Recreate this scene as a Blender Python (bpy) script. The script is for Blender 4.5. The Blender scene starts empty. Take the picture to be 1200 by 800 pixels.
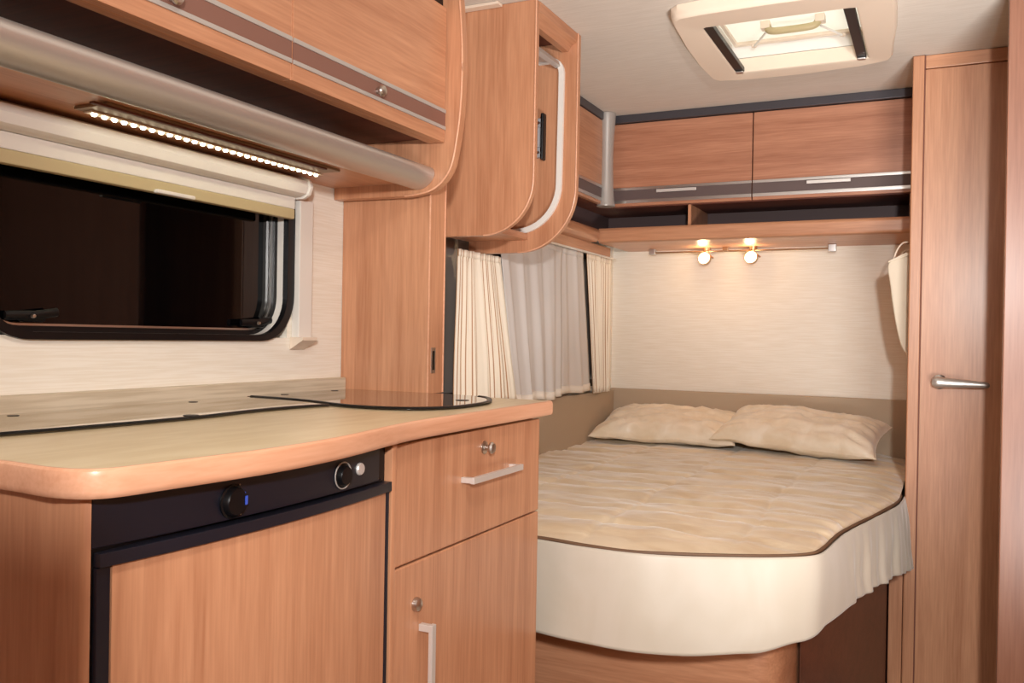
import bpy, bmesh, math, random
from mathutils import Vector, Matrix, noise
random.seed(4)
C = bpy.context.scene.collection
PI = math.pi
WORLD = {}                                  # object name -> world position of its origin

# ------------------------------------------------------------------ helpers
def clean(bm):
    bmesh.ops.recalc_face_normals(bm, faces=bm.faces)

def box(x0, x1, y0, y1, z0, z1, bev=0.0, seg=2, bm=None):
    b = bmesh.new()
    m = Matrix.Translation(((x0+x1)/2, (y0+y1)/2, (z0+z1)/2)) @ Matrix.Diagonal((x1-x0, y1-y0, z1-z0, 1))
    bmesh.ops.create_cube(b, size=1, matrix=m)
    if bev:
        bmesh.ops.bevel(b, geom=b.edges[:], offset=bev, segments=seg, affect='EDGES', profile=.5)
    return join(bm, b)

def join(bm, b):
    if bm is None: return b
    me = bpy.data.meshes.new('t'); b.to_mesh(me); b.free(); bm.from_mesh(me); bpy.data.meshes.remove(me)
    return bm

def prism(poly, axis, a, b_, bev=0.0, seg=2, bm=None, caps=True):
    """poly: 2-D outline in the two other axes (in X,Y,Z order), pushed along axis from a to b_."""
    b = bmesh.new()
    def mk(p, t):
        return {'X': (t, p[0], p[1]), 'Y': (p[0], t, p[1]), 'Z': (p[0], p[1], t)}[axis]
    A = [b.verts.new(mk(p, a)) for p in poly]; B = [b.verts.new(mk(p, b_)) for p in poly]
    n = len(poly)
    for i in range(n): b.faces.new((A[i], A[(i+1) % n], B[(i+1) % n], B[i]))
    if caps:
        b.faces.new(A[::-1]); b.faces.new(B)
    clean(b)
    if bev:
        cap_edges = [e for e in b.edges if all(v in A for v in e.verts) or all(v in B for v in e.verts)]
        bmesh.ops.bevel(b, geom=cap_edges, offset=bev, segments=seg, affect='EDGES', profile=.5)
    return join(bm, b)

def ring(outer, inner, axis, a, b_, bm=None):
    """closed band between two outlines of equal point count, extruded along axis."""
    b = bmesh.new()
    def mk(p, t):
        return {'X': (t, p[0], p[1]), 'Y': (p[0], t, p[1]), 'Z': (p[0], p[1], t)}[axis]
    L = [[b.verts.new(mk(p, t)) for p in poly] for poly, t in ((outer, a), (outer, b_), (inner, b_), (inner, a))]
    n = len(outer)
    for k in range(4):
        P, Q = L[k], L[(k+1) % 4]
        for i in range(n): b.faces.new((P[i], P[(i+1) % n], Q[(i+1) % n], Q[i]))
    clean(b)
    return join(bm, b)

def rrect(a0, a1, b0, b1, r, n=10):
    pts = []
    for cx, cy, s in ((a1-r, b1-r, 0), (a0+r, b1-r, 1), (a0+r, b0+r, 2), (a1-r, b0+r, 3)):
        for i in range(n+1):
            t = (s + i/n)*PI/2
            pts.append((cx+r*math.cos(t), cy+r*math.sin(t)))
    return pts

def spline(pts, n=8):
    """Catmull-Rom through points (tuples of any dimension)."""
    P = [Vector(p) for p in pts]; P = [2*P[0]-P[1]] + P + [2*P[-1]-P[-2]]
    out = []
    for i in range(1, len(P)-2):
        for k in range(n):
            t = k/n
            out.append(.5*((2*P[i]) + (P[i+1]-P[i-1])*t + (2*P[i-1]-5*P[i]+4*P[i+1]-P[i+2])*t*t + (3*P[i]-P[i-1]-3*P[i+1]+P[i+2])*t**3))
    out.append(P[-2])
    return [tuple(v) for v in out]

def sweep(path, prof, closed=False, up=Vector((0, 0, 1)), bm=None):
    """sweep a 2-D profile (side, up) along a 3-D path."""
    b = bmesh.new(); path = [Vector(p) for p in path]; n = len(path); rows = []
    for i, p in enumerate(path):
        if closed: t = path[(i+1) % n]-path[i-1]
        else: t = path[min(i+1, n-1)]-path[max(i-1, 0)]
        t.normalize(); s = t.cross(up)
        if s.length < 1e-5: s = t.cross(Vector((0, 1, 0)))
        s.normalize(); u = s.cross(t)
        rows.append([b.verts.new(p+s*q[0]+u*q[1]) for q in prof])
    m = len(prof)
    for i in range(n if closed else n-1):
        R, S = rows[i], rows[(i+1) % n]
        for k in range(m): b.faces.new((R[k], R[(k+1) % m], S[(k+1) % m], S[k]))
    if not closed:
        b.faces.new(rows[0][::-1]); b.faces.new(rows[-1])
    clean(b)
    return join(bm, b)

def circ(r, n=12, ry=None):
    ry = ry or r
    return [(r*math.cos(2*PI*i/n), ry*math.sin(2*PI*i/n)) for i in range(n)]

def tube(path, r, n=12, bm=None, closed=False, up=Vector((0, 0, 1))):
    return sweep(path, circ(r, n), closed, up, bm)

def lathe(prof, c, d, n=24, bm=None):
    """prof: (radius, distance along d) revolved about the axis d through c."""
    b = bmesh.new(); d = Vector(d).normalized(); c = Vector(c)
    s = d.orthogonal().normalized(); u = d.cross(s)
    rows = []
    for r, h in prof:
        if r < 1e-6: rows.append([b.verts.new(c+d*h)])
        else: rows.append([b.verts.new(c+d*h+(s*math.cos(2*PI*i/n)+u*math.sin(2*PI*i/n))*r) for i in range(n)])
    for R, S in zip(rows, rows[1:]):
        for i in range(n):
            j = (i+1) % n
            if len(R) == 1 and len(S) == 1: continue
            if len(R) == 1: b.faces.new((R[0], S[i], S[j]))
            elif len(S) == 1: b.faces.new((R[i], R[j], S[0]))
            else: b.faces.new((R[i], R[j], S[j], S[i]))
    if len(rows[0]) > 1: b.faces.new(rows[0][::-1])
    if len(rows[-1]) > 1: b.faces.new(rows[-1])
    clean(b)
    return join(bm, b)

def grid(f, nu, nv, bm=None, uv=True):
    """surface from f(u, v) -> xyz with u, v in 0..1."""
    b = bmesh.new(); V = [[b.verts.new(f(i/nu, j/nv)) for j in range(nv+1)] for i in range(nu+1)]
    lay = b.loops.layers.uv.new('UVMap')
    for i in range(nu):
        for j in range(nv):
            fc = b.faces.new((V[i][j], V[i+1][j], V[i+1][j+1], V[i][j+1]))
            for l, (a, c) in zip(fc.loops, ((i, j), (i+1, j), (i+1, j+1), (i, j+1))): l[lay].uv = (a/nu, c/nv)
    return join(bm, b)

def obj(name, bm, mat, parent=None, smooth=True, loc=None):
    me = bpy.data.meshes.new(name)
    if parent is not None: base = Vector(WORLD[parent.name])
    elif loc is not None: base = Vector(loc)
    else: base = Vector((0, 0, 0))
    bmesh.ops.translate(bm, verts=bm.verts, vec=-base)
    if smooth:
        for f in bm.faces: f.smooth = True
        for e in bm.edges:
            if len(e.link_faces) == 2 and e.calc_face_angle(0) > math.radians(35): e.smooth = False
    bm.to_mesh(me); bm.free()
    me.materials.append(mat)
    o = bpy.data.objects.new(name, me); C.objects.link(o)
    if smooth and len(me.polygons) < 2500:
        wn = o.modifiers.new('even_shading', 'WEIGHTED_NORMAL'); wn.keep_sharp = True; wn.weight = 100
    if parent is not None: o.parent = parent
    else: o.location = base
    WORLD[o.name] = tuple(base)
    return o

def thing(name, label, cat, loc, group=None):
    o = bpy.data.objects.new(name, None); C.objects.link(o); o.location = loc; o.empty_display_size = .05
    o['label'] = label; o['category'] = cat
    if group: o['group'] = group
    WORLD[o.name] = tuple(loc)
    return o

def tag(o, label, cat, group=None):
    o['label'] = label; o['category'] = cat
    if group: o['group'] = group
    return o

def struct(name, bm, mat, smooth=False):
    o = obj(name, bm, mat, None, smooth); o['kind'] = 'structure'
    return o

def solid(o, t, off=0):
    m = o.modifiers.new('thickness', 'SOLIDIFY'); m.thickness = t; m.offset = off
    return o

# ------------------------------------------------------------------ materials
def new_mat(name):
    m = bpy.data.materials.new(name); m.use_nodes = True
    nt = m.node_tree; return m, nt, nt.nodes['Principled BSDF']

def lin(c):
    return tuple((x/255/12.92 if x/255 <= .04045 else ((x/255+.055)/1.055)**2.4) for x in c) + (1,)

def plain(name, rgb, rough=.5, metal=0, spec=.5, coat=0, bump=0, bscale=200, emis=None, es=0):
    m, nt, p = new_mat(name)
    p.inputs['Base Color'].default_value = lin(rgb); p.inputs['Roughness'].default_value = rough
    p.inputs['Metallic'].default_value = metal; p.inputs['Specular IOR Level'].default_value = spec
    p.inputs['Coat Weight'].default_value = coat; p.inputs['Coat Roughness'].default_value = .1
    if emis: p.inputs['Emission Color'].default_value = lin(emis); p.inputs['Emission Strength'].default_value = es
    if bump:
        n = nt.nodes.new('ShaderNodeTexNoise'); n.inputs['Scale'].default_value = bscale
        tc = nt.nodes.new('ShaderNodeTexCoord'); nt.links.new(tc.outputs['Object'], n.inputs['Vector'])
        b = nt.nodes.new('ShaderNodeBump'); b.inputs['Strength'].default_value = bump; b.inputs['Distance'].default_value = .002
        nt.links.new(n.outputs['Fac'], b.inputs['Height']); nt.links.new(b.outputs['Normal'], p.inputs['Normal'])
    return m

def wood(name, axis, light, dark, rough=.38, coat=.15, band=.5):
    """beech veneer; the grain runs along axis."""
    m, nt, p = new_mat(name); N = nt.nodes.new; L = nt.links.new
    tc = N('ShaderNodeTexCoord'); mp = N('ShaderNodeMapping')
    s = {'X': (1.2, 26, 26), 'Y': (26, 1.2, 26), 'Z': (26, 26, 1.2)}[axis]
    mp.inputs['Scale'].default_value = s; L(tc.outputs['Object'], mp.inputs['Vector'])
    a = N('ShaderNodeTexNoise'); a.inputs['Scale'].default_value = .9; a.inputs['Detail'].default_value = 5
    a.inputs['Roughness'].default_value = .6; a.inputs['Distortion'].default_value = .5
    L(mp.outputs['Vector'], a.inputs['Vector'])
    mp2 = N('ShaderNodeMapping'); mp2.inputs['Scale'].default_value = tuple(v*7 for v in s)
    L(tc.outputs['Object'], mp2.inputs['Vector'])
    f = N('ShaderNodeTexNoise'); f.inputs['Scale'].default_value = 1; f.inputs['Detail'].default_value = 3
    L(mp2.outputs['Vector'], f.inputs['Vector'])
    mx = N('ShaderNodeMix'); mx.data_type = 'FLOAT'; mx.inputs[0].default_value = .38
    L(a.outputs['Fac'], mx.inputs[2]); L(f.outputs['Fac'], mx.inputs[3])
    r = N('ShaderNodeValToRGB'); r.color_ramp.elements[0].position = .34; r.color_ramp.elements[1].position = .66
    r.color_ramp.elements[0].color = lin(dark); r.color_ramp.elements[1].color = lin(light)
    L(mx.outputs[0], r.inputs['Fac']); L(r.outputs['Color'], p.inputs['Base Color'])
    p.inputs['Roughness'].default_value = rough; p.inputs['Coat Weight'].default_value = coat
    p.inputs['Coat Roughness'].default_value = .25
    return m

def streaky(name, base, dark, scale, rough=.6, bump=.0, lo=.4, hi=.6, spec=.3):
    """woven or brushed surface with fine streaks."""
    m, nt, p = new_mat(name); N = nt.nodes.new; L = nt.links.new
    tc = N('ShaderNodeTexCoord'); mp = N('ShaderNodeMapping'); mp.inputs['Scale'].default_value = scale
    L(tc.outputs['Object'], mp.inputs['Vector'])
    a = N('ShaderNodeTexNoise'); a.inputs['Scale'].default_value = 1; a.inputs['Detail'].default_value = 3
    L(mp.outputs['Vector'], a.inputs['Vector'])
    r = N('ShaderNodeValToRGB'); r.color_ramp.elements[0].position = lo; r.color_ramp.elements[1].position = hi
    r.color_ramp.elements[0].color = lin(dark); r.color_ramp.elements[1].color = lin(base)
    L(a.outputs['Fac'], r.inputs['Fac']); L(r.outputs['Color'], p.inputs['Base Color'])
    p.inputs['Roughness'].default_value = rough; p.inputs['Specular IOR Level'].default_value = spec
    if bump:
        b = N('ShaderNodeBump'); b.inputs['Strength'].default_value = bump; b.inputs['Distance'].default_value = .003
        L(a.outputs['Fac'], b.inputs['Height']); L(b.outputs['Normal'], p.inputs['Normal'])
    return m

LT, DK = (208, 153, 117), (175, 119, 86)
W_V = wood('beech_upright', 'Z', LT, DK)
W_Y = wood('beech_lengthwise', 'Y', LT, DK)
W_X = wood('beech_crosswise', 'X', LT, DK)
W_R = wood('beech_crosswise_reddish', 'X', (197, 140, 110), (160, 104, 78), rough=.36, coat=.2)
W_EDGE = wood('beech_edge', 'Y', (230, 178, 146), (212, 154, 120))
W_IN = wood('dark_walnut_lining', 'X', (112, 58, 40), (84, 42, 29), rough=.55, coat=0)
LAMI = streaky('cream_laminate', (222, 203, 168), (214, 193, 156), (40, 8, 40), rough=.33, spec=.4)
WALLP = streaky('cream_wall_covering', (245, 238, 226), (238, 229, 214), (9, 9, 300), rough=.62, bump=.04)
CEILM = streaky('ceiling_lining', (220, 212, 202), (213, 204, 193), (14, 260, 14), rough=.8, bump=.05)
UPST = streaky('beige_upstand', (214, 200, 178), (196, 180, 156), (90, 5, 120), rough=.4)
PADM = plain('taupe_padding', (188, 168, 145), .85, spec=.2, bump=.25, bscale=500)
ALU = plain('brushed_aluminium', (206, 204, 202), .32, 1)
SILV = plain('silver_paint', (186, 181, 176), .38, .35)
PIPEM = plain('satin_grey_tube', (202, 197, 192), .36, .72)
HSAT = plain('satin_handle', (226, 222, 218), .38, .5)
NICK = plain('satin_nickel', (196, 190, 184), .28, 1)
ANTH = plain('anthracite_band', (98, 82, 80), .45, spec=.4)
BRONZ = plain('bronze_band', (132, 92, 79), .42, .1, spec=.6)
DSTRIP = plain('dark_grey_profile', (78, 76, 82), .35, .4)
BLK = plain('black_plastic', (22, 23, 34), .38, spec=.5, bump=.05, bscale=900)
BLK2 = plain('black_rubber', (10, 10, 13), .35, spec=.35)
WHT = plain('white_plastic', (232, 227, 220), .4)
WHT2 = plain('cream_plastic', (232, 215, 196), .4)
BLIND = plain('blind_rail_cream', (196, 180, 140), .45)
GLASSB = plain('black_window_acrylic', (4, 4, 5), .03, spec=.35)
LIDM = plain('tinted_glass_lid', (150, 128, 96), .03, spec=.8, coat=.6)
LIDM2 = plain('smoked_glass_lid', (92, 66, 46), .03, spec=.7, coat=.3)
for _m in (LIDM, LIDM2): _m.node_tree.nodes['Principled BSDF'].inputs['Coat Roughness'].default_value = .02
LEDM = plain('led_glow', (255, 250, 225), .3, emis=(255, 247, 214), es=14)
LEDP = plain('led_profile', (138, 112, 84), .45, .3)
BULB = plain('warm_bulb_glow', (255, 240, 210), .3, emis=(255, 226, 170), es=9)
BRASS = plain('champagne_metal', (190, 158, 128), .3, .9)
PIPING = plain('brown_piping', (112, 84, 62), .6)
FLOORM = plain('beige_carpet', (176, 160, 142), .95, spec=.1, bump=.3, bscale=300)
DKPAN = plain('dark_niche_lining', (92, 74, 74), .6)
HINGE = plain('zinc_hinge', (172, 174, 178), .5, .3)
BLUEM = plain('blue_marking', (60, 90, 200), .4)

def satin(name, base, shade, rough, sheen, bs=26, bump=.5, stretch=(1, 1, 1)):
    m, nt, p = new_mat(name); N = nt.nodes.new; L = nt.links.new
    tc = N('ShaderNodeTexCoord'); mp = N('ShaderNodeMapping'); mp.inputs['Scale'].default_value = stretch
    L(tc.outputs['Object'], mp.inputs['Vector'])
    a = N('ShaderNodeTexNoise'); a.inputs['Scale'].default_value = bs; a.inputs['Detail'].default_value = 4
    a.inputs['Distortion'].default_value = .6
    L(mp.outputs['Vector'], a.inputs['Vector'])
    r = N('ShaderNodeValToRGB'); r.color_ramp.elements[0].position = .35; r.color_ramp.elements[1].position = .65
    r.color_ramp.elements[0].color = lin(shade); r.color_ramp.elements[1].color = lin(base)
    L(a.outputs['Fac'], r.inputs['Fac']); L(r.outputs['Color'], p.inputs['Base Color'])
    p.inputs['Roughness'].default_value = rough; p.inputs['Sheen Weight'].default_value = sheen
    p.inputs['Sheen Roughness'].default_value = .4
    b = N('ShaderNodeBump'); b.inputs['Strength'].default_value = bump; b.inputs['Distance'].default_value = .008
    L(a.outputs['Fac'], b.inputs['Height']); L(b.outputs['Normal'], p.inputs['Normal'])
    return m
QUILT = satin('gold_satin_quilt', (232, 215, 186), (214, 191, 157), .34, .4, 7, .5, (1, 2.6, 1))
SKIRT = satin('cream_satin_skirt', (202, 194, 180), (196, 187, 171), .45, .3, 9, .15, (1, 1, .6))
PILLOW = satin('pillow_satin', (252, 240, 220), (238, 220, 192), .34, .3, 11, .8)
SHEER = plain('sheer_voile', (216, 211, 207), .8, spec=.1, bump=.1, bscale=700)
HEMM = plain('voile_hem', (240, 232, 220), .8, spec=.1)
POUCH = plain('cream_cotton', (226, 214, 194), .85, spec=.1)

def stripes(name):
    m, nt, p = new_mat(name); N = nt.nodes.new; L = nt.links.new
    uv = N('ShaderNodeUVMap'); uv.uv_map = 'UVMap'; sx = N('ShaderNodeSeparateXYZ'); L(uv.outputs['UV'], sx.inputs[0])
    def math_(op, a, b=None):
        n = N('ShaderNodeMath'); n.operation = op
        if hasattr(a, 'links'): L(a, n.inputs[0])
        else: n.inputs[0].default_value = a
        if b is not None:
            if hasattr(b, 'links'): L(b, n.inputs[1])
            else: n.inputs[1].default_value = b
        return n.outputs[0]
    u = sx.outputs['X']
    fine = math_('LESS_THAN', math_('FRACT', math_('MULTIPLY', u, 46.0)), .24)
    group = math_('LESS_THAN', math_('FRACT', math_('MULTIPLY', u, 4.3)), .72)
    mask = math_('MULTIPLY', fine, group)
    mx = N('ShaderNodeMix'); mx.data_type = 'RGBA'; L(mask, mx.inputs[0])
    mx.inputs[6].default_value = lin((240, 230, 212)); mx.inputs[7].default_value = lin((178, 134, 96))
    L(mx.outputs[2], p.inputs['Base Color']); p.inputs['Roughness'].default_value = .7
    return m
STRIPE = stripes('striped_curtain_fabric')

# ------------------------------------------------------------------ room shell
XW, YB, ZC = -1.358, 3.90, 1.97
XR, YF = 1.02, -2.4
ZF = -.08
struct('floor', box(XW-.04, XR+.04, YF-.04, YB+.04, ZF-.04, ZF), FLOORM)
# ceiling with the roof-light opening
SX0, SX1, SY0, SY1 = -.645, -.20, 2.50, 2.99
cb = box(XW-.04, SX0, YF-.04, YB+.04, ZC, ZC+.05)
cb = box(SX1, XR+.04, YF-.04, YB+.04, ZC, ZC+.05, bm=cb)
cb = box(SX0, SX1, YF-.04, SY0, ZC, ZC+.05, bm=cb)
cb = box(SX0, SX1, SY1, YB+.04, ZC, ZC+.05, bm=cb)
struct('ceiling', cb, CEILM)
# left wall with two window openings
W1 = (.885, 1.628, 1.040, 1.42); W2 = (2.20, 3.72, .86, 1.40)
wb = box(XW-.04, XW, YF-.04, W1[0], ZF, ZC)
wb = box(XW-.04, XW, W1[1], W2[0], ZF, ZC, bm=wb)
wb = box(XW-.04, XW, W2[1], YB+.04, ZF, ZC, bm=wb)
for W in (W1, W2):
    wb = box(XW-.04, XW, W[0], W[1], ZF, W[2], bm=wb)
    wb = box(XW-.04, XW, W[0], W[1], W[3], ZC, bm=wb)
struct('wall_left', wb, WALLP)
struct('wall_back', box(XW, XR+.04, YB, YB+.04, ZF, ZC), WALLP)
struct('wall_right', box(XR, XR+.04, YF, YB, ZF, ZC), W_V)
struct('wall_front', box(XW, XR+.04, YF-.04, YF, ZF, ZC), W_V)
struct('wall_partition', box(.150, XR, 2.60, 2.63, ZF, ZC, .004), wood('dimmed_beech_partition', 'Z', (152, 106, 84), (128, 84, 64)), True)  # beech with the dim light on it put into a darker colour
# low wall added out of view to shade the kitchen end panel
struct('wall_shade_divider', box(XW, -.24, .06, .10, ZF, 1.12, .01), W_V, True)

# dark profile that closes the cabinets against the ceiling
tb = box(-1.245, -.088, 3.485, 3.51, 1.938, ZC, .003)
struct('trim_1', tb, DSTRIP, True)
struct('trim_2', box(-1.262, -1.236, 2.53, 3.484, 1.938, ZC, .003), DSTRIP, True)

# ------------------------------------------------------------------ kitchen window
w = thing('window_1', 'x', 'x', (XW, 1.256, 1.04)); del w['label']; del w['category']; w['kind'] = 'structure'
go, gi = rrect(.872, 1.640, 1.033, 1.43, .105), rrect(.894, 1.616, 1.046, 1.41, .088)
obj('rubber_gasket', ring(go, gi, 'X', XW-.004, XW+.010), BLK2, w)
ro = rrect(.890, 1.622, 1.041, 1.415, .090)
obj('reveal', ring(ro, gi, 'X', XW-.022, XW-.003), WHT, w)
f0, f1 = rrect(.890, 1.622, 1.041, 1.415, .09), rrect(.904, 1.607, 1.056, 1.40, .075)
obj('inner_frame', ring(f0, f1, 'X', XW-.034, XW-.0215), BLK2, w)
s0, s1 = rrect(.904, 1.607, 1.056, 1.401, .076), rrect(.909, 1.600, 1.060, 1.394, .070)
obj('chrome_seal', ring(s0, s1, 'X', XW-.0335, XW-.027), ALU, w)
obj('pane', prism(f0, 'X', XW-.039, XW-.034), GLASSB, w)
for yy in (1.00, 1.545):
    lt = box(XW-.029, XW-.010, yy-.022, yy+.022, 1.062, 1.076, .005)
    lt = sweep([(XW-.016, yy-.05, 1.072), (XW-.008, yy, 1.074), (XW-.016, yy+.045, 1.080)], circ(.005, 10, .008), bm=lt)
    l_ = obj('latch', lt, BLK2, w)
    obj('pin', lathe([(0, .006), (.003, .005), (.004, 0)], (XW-.003, yy-.01, 1.072), (1, 0, 0), 12), NICK, l_)

# roller blind over the kitchen window
b = thing('roller_blind', 'white roller blind pulled a little way down over the dark kitchen window', 'blind', (XW, 1.25, 1.32))
X0 = XW+.001
prof = [(X0, 1.362), (-1.318, 1.362), (-1.302, 1.368), (-1.296, 1.384), (-1.302, 1.398), (-1.318, 1.405), (X0, 1.405)]
obj('cassette', prism(prof, 'Y', .60, 1.622, .002), WHT, b)
obj('end_cap', prism([(X0, 1.358), (-1.312, 1.358), (-1.298, 1.366), (-1.291, 1.384), (-1.298, 1.402), (-1.315, 1.409), (X0, 1.409)], 'Y', 1.6225, 1.634, .003), WHT, b)
obj('head_board', box(X0, -1.330, .60, 1.617, 1.334, 1.3615, .002), WHT, b)
obj('blind_fabric', box(-1.3405, -1.3385, .60, 1.598, 1.318, 1.3335), BLIND, b, False)
obj('pull_bar', box(-1.344, -1.326, .60, 1.612, 1.310, 1.334, .004), BLIND, b)
obj('pull_tab', box(-1.325, -1.314, 1.205, 1.300, 1.308, 1.3155, .0025), WHT, b)
obj('side_rail', box(X0, -1.335, 1.642, 1.690, 1.030, 1.3615, .003), WHT, b)
obj('catch', prism([(X0, 1.012), (-1.330, 1.028), (-1.318, 1.035), (-1.318, 1.042), (X0, 1.042)], 'Y', 1.636, 1.690, .002), WHT2, b)

# ------------------------------------------------------------------ kitchen: overhead cupboard, tube, led light
END = [(-1.357, 1.383), (-1.150, 1.381)] + spline([(-1.118, 1.383), (-1.085, 1.389), (-1.058, 1.402), (-1.036, 1.424), (-1.022, 1.452), (-1.012, 1.50), (-1.004, 1.56), (-1.000, 1.64), (-1.001, 1.72), (-1.006, 1.79), (-1.014, 1.86), (-1.030, 1.945)], 4)[0:] + [(-1.034, 1.969), (-1.357, 1.969)]
k = thing('overhead_cupboard', 'beech overhead cupboard with bronze banded doors above the kitchen window', 'cupboard', (XW, 1.2, 1.5))
obj('end_panel', prism(END, 'Y', 1.795, 1.822, .002), W_V, k)
rim = [(x+.0005, 1.7945, z) for x, z in END[1:-2]]
obj('edge_trim', tube(rim, .0022, 8), W_EDGE, k)
DX = -1.04
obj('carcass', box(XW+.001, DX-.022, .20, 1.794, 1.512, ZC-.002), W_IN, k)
obj('bottom_rail', box(DX-.045, DX-.0215, .20, 1.793, 1.500, 1.5115, .003, 3), W_Y, k)
obj('top_slot', box(DX-.03, DX-.012, .20, 1.793, 1.812, 1.968), BLK2, k)
obj('top_rail', box(DX-.012, DX-.002, .20, 1.793, 1.90, 1.968, .002), W_Y, k)
for i, (ya, yb) in enumerate(((.205, .7215), (.7255, 1.2467), (1.2513, 1.790))):
    d = obj('door', box(DX-.020, DX, ya, yb, 1.4990, 1.810, .0015), W_Y, k)
    obj('band', box(DX-.001, DX+.0012, ya, yb, 1.5355, 1.566, .0003), BRONZ, d)
    obj('trim_strip', box(DX-.001, DX+.003, ya, yb, 1.566, 1.5745, .001), SILV, d)
    obj('trim_strip', box(DX-.001, DX+.003, ya, yb, 1.5275, 1.5355, .001), SILV, d)
    if i:
        ky = 1.512 if i == 2 else .972
        obj('knob', lathe([(.006, 0), (.005, .006), (.0105, .010), (.0115, .014), (.0095, .018), (0, .0195)], (DX+.001, ky, 1.546), (1, 0, 0)), NICK, d)

for yc in (.7235, 1.249):
    obj('joint_strip', box(DX-.019, DX-.0035, yc-.0019, yc+.0019, 1.4995, 1.809), W_EDGE, k)
sh = thing('shelf', 'beech open shelf with a rounded satin grey front over the window blind', 'shelf', (XW, 1.2, 1.41))
obj('board', box(XW+.001, -1.115, .20, 1.794, 1.411, 1.425, .001), W_Y, sh)
# rounded front, an elliptical hollow profile
ell = [(-1.100+.030*math.cos(t)*1.0+.012*math.sin(t), 1.4205+.0265*math.sin(t)) for t in [2*PI*i/28 for i in range(28)]]
obj('front_tube', prism(ell, 'Y', .20, 1.7935, 0), PIPEM, sh)

led = thing('led_strip_light', 'lit strip lamp with a row of white diodes under the shelf', 'light', (-1.245, 1.3, 1.41))
obj('housing', box(-1.262, -1.186, .985, 1.59, 1.4055, 1.4108, .001), LEDP, led)
obj('diffuser_rail', box(-1.258, -1.238, 1.0, 1.598, 1.4025, 1.4058, .0008), WHT2, led)
obj('back_rail', box(-1.196, -1.186, .96, 1.545, 1.402, 1.4057, .001), W_IN, led)
b0 = obj('diode', lathe([(.0046, 0), (.0046, .0015), (.0034, .0036), (0, .0044)], (-1.248, 1.012, 1.4026), (0, 0, -1), 10), LEDM, led)
for i in range(1, 30):
    c = b0.copy(); C.objects.link(c); c.parent = led; c.location = (0, i*(1.585-1.012)/29, 0)

# tall post at the end of the worktop
p = thing('post', 'beech pilaster between the worktop and the curtained window', 'post', (-1.23, 1.87, .91))
obj('body', box(XW+.001, -1.102, 1.834, 1.905, .9105, ZC-.002, .002), W_V, p)
for xx, yy in ((-1.1015, 1.8335), (-1.1015, 1.9055)):
    obj('edge_trim', box(xx-.0018, xx+.0018, yy-.0018, yy+.0018, .912, ZC-.004, .0008), W_EDGE, p)
lp = obj('latch_plate', box(-1.1025, -1.1005, 1.848, 1.868, .960, 1.022, .0006), NICK, p)
obj('slot', box(-1.1008, -1.1002, 1.853, 1.863, .968, 1.014, .0002), BLK2, lp)

# ------------------------------------------------------------------ kitchen base
FRONT = [(-1.02, .612), (-.95, .618), (-.88, .618), (-.82, .613), (-.785, .617), (-.764, .630), (-.754, .655), (-.748, .70), (-.738, .775), (-.731, .85), (-.731, .93), (-.739, 1.02), (-.752, 1.10), (-.764, 1.17), (-.772, 1.24), (-.775, 1.32), (-.776, 1.5), (-.776, 1.70)]
fr = spline(FRONT, 5)
outline = [(XW+.001, .612), (-1.15, .612)] + fr + [(-.776, 1.822), (-.786, 1.832), (XW+.001, 1.8325)]
wt = thing('worktop', 'cream laminate worktop with a bowed beech front edge', 'worktop', (-1.05, 1.2, .88))
obj('top', prism([(x-.003 if x > -.9 else x, y) for x, y in outline], 'Z', .8805, .910, .0005), LAMI, wt)
path = [(-1.34, .6115, .895), (-1.15, .6115, .895)] + [(x, y, .895) for x, y in fr] + [(-.776, 1.822, .895), (-.780, 1.830, .895), (-.79, 1.833, .895)]
eprof = [(-.002, -.0155), (.002, -.0155), (.0048, -.013), (.006, -.008), (.006, .008), (.0048, .0128), (.0015, .0152), (-.002, .0152)]
obj('edge_band', sweep(path, eprof), W_EDGE, wt)
up = obj('upstand', box(XW+.001, -1.338, .612, 1.833, .9105, .943, .004), UPST, wt)

# cooker and basin glass lids
sink = thing('basin_cover', 'tinted glass lid of the sink lying flush on the worktop, with a black front edge', 'glass lid', (-1.2, 1.0, .911))
SE = spline([(-1.12, .645), (-1.098, .72), (-1.082, .84), (-1.071, .98), (-1.068, 1.08), (-1.078, 1.18), (-1.080, 1.26), (-1.074, 1.33), (-1.058, 1.392)], 6)
HE = spline([(-1.058, 1.400), (-1.10, 1.421), (-1.16, 1.442), (-1.23, 1.456), (-1.318, 1.463)], 6)
obj('glass', prism([(-1.330, .645)] + SE + [(x, y-.004) for x, y in HE] + [(-1.330, 1.458)], 'Z', .9108, .9145, .0006), LIDM, sink, False)
obj('edge_seal', sweep([(x, y, .9140) for x, y in SE], circ(.0060, 12, .0024)), BLK2, sink)
for x, y in ((-1.300, .915), (-1.298, 1.285)):
    obj('hinge_cap', lathe([(.009, 0), (.0085, .0008), (0, .0010)], (x, y, .9144), (0, 0, 1), 20), BLK2, sink)
obj('finger_pull', lathe([(.013, 0), (.012, .0010), (0, .0014)], (-1.090, 1.075, .9144), (0, 0, 1), 20), BLK2, sink)
hob = thing('hob_cover', 'smoked glass lid of the cooker with a curved black rim, by the post', 'glass lid', (-1.1, 1.6, .911))
RE = spline([(-1.318, 1.470), (-1.23, 1.462), (-1.16, 1.448), (-1.10, 1.427), (-1.04, 1.403), (-.985, 1.392), (-.93, 1.396), (-.885, 1.415), (-.852, 1.450), (-.835, 1.500), (-.832, 1.570), (-.842, 1.640), (-.866, 1.700), (-.90, 1.755), (-.935, 1.785), (-.99, 1.806), (-1.05, 1.814), (-1.10, 1.816)], 6)
obj('glass', prism(RE + [(-1.330, 1.816), (-1.330, 1.470)], 'Z', .9115, .9152, .0006), LIDM2, hob, False)
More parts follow.
